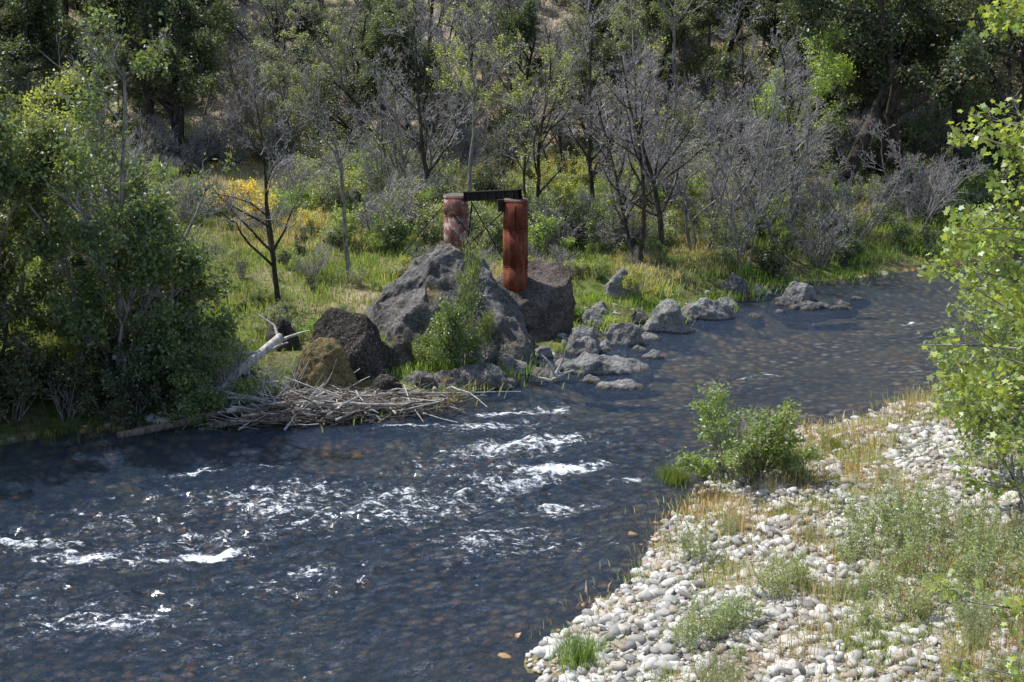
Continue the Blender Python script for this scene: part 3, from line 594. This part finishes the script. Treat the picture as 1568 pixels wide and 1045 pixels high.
# ------------------------------------------------------------ bridge ruin
def joined(name,fn,mats,loc=(0,0,0),parent=None):
    bm=bmesh.new();fn(bm);me=bpy.data.meshes.new(name);bm.to_mesh(me);bm.free()
    for mm in mats: me.materials.append(mm)
    return add(name,me,loc,parent=parent)
def ring(bm,r0,r1,z0,z1,mi=0,n=40,cap=True):
    res=bmesh.ops.create_cone(bm,cap_ends=cap,segments=n,radius1=r0,radius2=r1,depth=z1-z0,matrix=Matrix.Translation((0,0,(z0+z1)/2)))
    for f in {f for v in res['verts'] for f in v.link_faces}: f.material_index=mi;f.smooth=abs(f.normal.z)<.5
def pier(name,x,y,z0,z1,rad,mt,joints):
    e=empty(name,(x,y,0))
    def shell(bm):
        js=[z0]+joints+[z1]
        for i in range(len(js)-1):
            rr=rad*(1+.012*(i%2))
            ring(bm,rr,rr,js[i]+.002,js[i+1]-.002)
            if i: ring(bm,rad*1.02,rad*1.02,js[i]-.025,js[i]+.025)
        ring(bm,rad*1.02,rad*1.02,z1-.05,z1+.012)
        for j in joints:
            for k in range(28):
                a=k*2*math.pi/28
                for dz in (-.09,.09):
                    bmesh.ops.create_icosphere(bm,subdivisions=1,radius=.016,matrix=Matrix.Translation((rad*1.012*math.cos(a),rad*1.012*math.sin(a),j+dz)))
        for k in range(int((z1-z0)/.12)):
            bmesh.ops.create_icosphere(bm,subdivisions=1,radius=.014,matrix=Matrix.Translation((rad*1.01*math.cos(-2.1),rad*1.01*math.sin(-2.1),z0+.1+k*.12)))
    joined('iron_shell',shell,[mt],parent=e)
    joined('concrete_fill',lambda bm:ring(bm,rad*.93,rad*.9,z1+.014,z1+.05,n=30),[M_CONC],parent=e)
    return e
def box(bm,p,q,w,h,up=Vector((0,0,1))):
    p=Vector(p);q=Vector(q);d=(q-p);L=d.length;d.normalize();s=d.cross(up).normalized();u=s.cross(d)
    M=Matrix(((d[0]*L,s[0]*w,u[0]*h,(p[0]+q[0])/2),(d[1]*L,s[1]*w,u[1]*h,(p[1]+q[1])/2),(d[2]*L,s[2]*w,u[2]*h,(p[2]+q[2])/2),(0,0,0,1)))
    bmesh.ops.create_cube(bm,size=1,matrix=M)
pier('rusted_bridge_pier',.13,53.2,1.45,5.25,.47,M_RUST,[2.75,4.15])
pier('rusted_bridge_pier',-2.2,55.4,.3,5.05,.49,M_RUSTP,[2.6,4.3])
def girder(bm):
    a=Vector((-1.75,55.0,5.10));b=Vector((.30,53.05,5.50));d=(b-a).normalized()
    for dz in (-.17,.17): box(bm,a+Vector((0,0,dz)),b+Vector((0,0,dz)),.32,.03)
    for off in (-.10,.10):
        s=d.cross(Vector((0,0,1))).normalized()*off;box(bm,a+s,b+s,.02,.307)
    for k in range(6):
        c=a.lerp(b,(k+.5)/6);s=d.cross(Vector((0,0,1))).normalized();box(bm,c+s*.112,c+s*.15,.04,.30);box(bm,c-s*.112,c-s*.15,.04,.30)
    box(bm,a-d*.02,a-d*.002,.34,.40)
joined('steel_cross_girder',girder,[M_STEEL])
def rods(bm):
    for p,q,w in [((-2.7,55.2,4.7),(-4.3,54.3,2.9),.03),((-2.0,55,2.9),(-.2,53.4,4.9),.035),((-1.6,55,4.9),(-.4,53.6,3.0),.035),((-1.75,54.95,3.1),(-1.55,54.8,4.9),.04),((-2.3,54.9,4.4),(-1.3,54.4,3.3),.03)]:
        box(bm,p,q,w,w)
joined('bracing_rods',rods,[M_STEEL])
def bracket(bm):
    box(bm,(-.42,53.0,4.85),(-.42,53.0,5.3),.22,.16,Vector((0,1,0)))
    box(bm,(.13,52.71,4.15),(.13,52.71,5.1),.03,.10,Vector((0,1,0)))
joined('pier_bracket',bracket,[M_STEEL])
# ------------------------------------------------------------ driftwood
def logchain(S,a,b,r0,r1,bend,n,rnd,lv=0):
    a=Vector(a);b=Vector(b);off=Vector((rnd.gauss(0,bend),rnd.gauss(0,bend),rnd.gauss(0,bend)*.6));pr=a
    for i in range(n):
        t=(i+1)/n;p=a.lerp(b,t)+off*math.sin(math.pi*t)+Vector((rnd.gauss(0,bend*.12),)*3)*(1 if i<n-1 else 0)
        S.append((pr[:],p[:],r0+(r1-r0)*i/n,r0+(r1-r0)*t,lv));pr=p
def woodmesh(name,S,mt,n=8):
    V,F=tubes([s[0] for s in S],[s[1] for s in S],[s[2] for s in S],[s[3] for s in S],n)
    return add(name,mk_mesh(name,V,F,np.full(len(F),4),[mt],smooth=True))
rnd=random.Random(12)
S=[];logchain(S,(-10.1,42.0,.1),(-7.6,45.3,2.0),.12,.16,.12,7,rnd);logchain(S,(-8.6,44.0,1.1),(-9.9,44.6,1.5),.05,.02,.1,4,rnd);logchain(S,(-8.0,44.9,1.6),(-7.2,44.2,2.1),.06,.02,.1,4,rnd);logchain(S,(-7.7,45.2,1.9),(-8.5,45.8,2.7),.06,.02,.1,4,rnd);logchain(S,(-7.6,45.3,1.9),(-6.6,45.0,2.3),.06,.02,.1,4,rnd)
woodmesh('driftwood_log',S,M_WOOD)
S=[];logchain(S,(-12.6,43.2,1.9),(-8.0,44.8,1.6),.10,.06,.1,6,rnd);logchain(S,(-9,44.8,1.6),(-8.2,44.6,2.1),.04,.02,.05,4,rnd);woodmesh('driftwood_log',S,M_WOOD)
S=[];logchain(S,(-12.0,41.0,.02),(-9.0,42.3,.4),.14,.10,.1,6,rnd);woodmesh('dark_driftwood_log',S,M_WOODD)
S=[];logchain(S,(-9.4,41.9,.05),(-6.9,41.9,.25),.13,.08,.12,6,rnd);woodmesh('dark_driftwood_log',S,M_WOODD)
S=[];S2=[]
for i in range(640):
    cx=rnd.triangular(-10.0,-.8,-6.2);cy=41.9+ (cx+9)*.23+rnd.uniform(-.4,1.6);hz=.5*max(0,1-abs(cx+6.4)/4.4)
    z=rnd.uniform(0,.24+hz);a=rnd.gauss(.12,.6);L=rnd.uniform(.6,2.2)*(1.5 if rnd.random()<.12 else 1)
    r=rnd.choice([.010,.014,.018,.026,.04]);dz=rnd.gauss(0,.2)*L*.5
    p=Vector((cx-L/2*math.cos(a),cy-L/2*math.sin(a),max(.02,z-dz)));e=Vector((cx+L/2*math.cos(a),cy+L/2*math.sin(a),max(.02,z+dz)))
    logchain(S if rnd.random()<.5 else S2,p,e,r,r*.4,.14,4,rnd)
for i in range(120):
    cx=rnd.uniform(-10,-6.6);cy=42.6+rnd.uniform(0,2);a=rnd.uniform(0,3.14)
    logchain(S,(cx,cy,.3),(cx+math.cos(a)*1.1,cy+math.sin(a)*.5,rnd.uniform(.7,1.8)),.02,.006,.18,4,rnd)
for p,q_,r in [((-8.9,42.3,.4),(-4.0,43.0,.35),.10),((-7.6,42.1,.3),(-2.2,43.9,.25),.09),((-6.5,42.5,.6),(-2.6,43.3,.3),.07),((-5.0,43.6,.5),(.3,45.2,.15),.035),((-7,44.0,.2),(-5.8,42.4,1.0),.05),((-9.4,43.0,.9),(-6.2,42.5,.5),.07),((-10.8,43.0,.8),(-7.4,43.2,1.1),.06),((-10.4,42.6,.4),(-7.4,42.6,.5),.06)]:
    logchain(S,p,q_,r,r*.5,.15,8,rnd)
e=empty('driftwood_pile');a=woodmesh('bleached_branches',S,M_WOOD,5);b=woodmesh('brown_branches',S2,M_WOODD,5);a.parent=e;b.parent=e
S=[]
for q_,r in [((1.0,46.9,.95),.05),((1.75,46.8,.8),.055),((2.1,47.0,.35),.045),((.6,46.7,.35),.04),((1.5,46.3,.3),.04)]: logchain(S,(1.4,46.8,.05),q_,r*1.8,r*.5,.08,5,rnd)
woodmesh('driftwood_stump',S,M_WOOD)
# ------------------------------------------------------------ light, sky, camera
sun=Vector((-.46,.28,.84)).normalized()
ld=bpy.data.lights.new('sun','SUN');ld.energy=5;ld.angle=R(.53);ld.color=(1,.965,.91)
lo=bpy.data.objects.new('sun',ld);lo.rotation_euler=sun.to_track_quat('Z','Y').to_euler();lo.location=(0,0,60);COL.objects.link(lo)
w=bpy.data.worlds.new('World');scene.world=w;w.use_nodes=True;nt=w.node_tree
sk=nt.nodes.new('ShaderNodeTexSky');sk.sky_type='NISHITA';sk.sun_disc=False;sk.sun_elevation=math.asin(sun.z);sk.sun_rotation=math.atan2(sun.x,sun.y)
bg=nt.nodes['Background'];bg.inputs[1].default_value=.15;nt.links.new(sk.outputs[0],bg.inputs[0])
cam=bpy.data.cameras.new('camera');cam.lens=50;cam.sensor_width=36;cam.clip_end=2000
co=bpy.data.objects.new('camera',cam);co.location=(0,0,14);co.rotation_euler=(R(75),0,0);COL.objects.link(co);scene.camera=co
scene.view_settings.view_transform='Standard';scene.view_settings.look='None';scene.view_settings.exposure=0
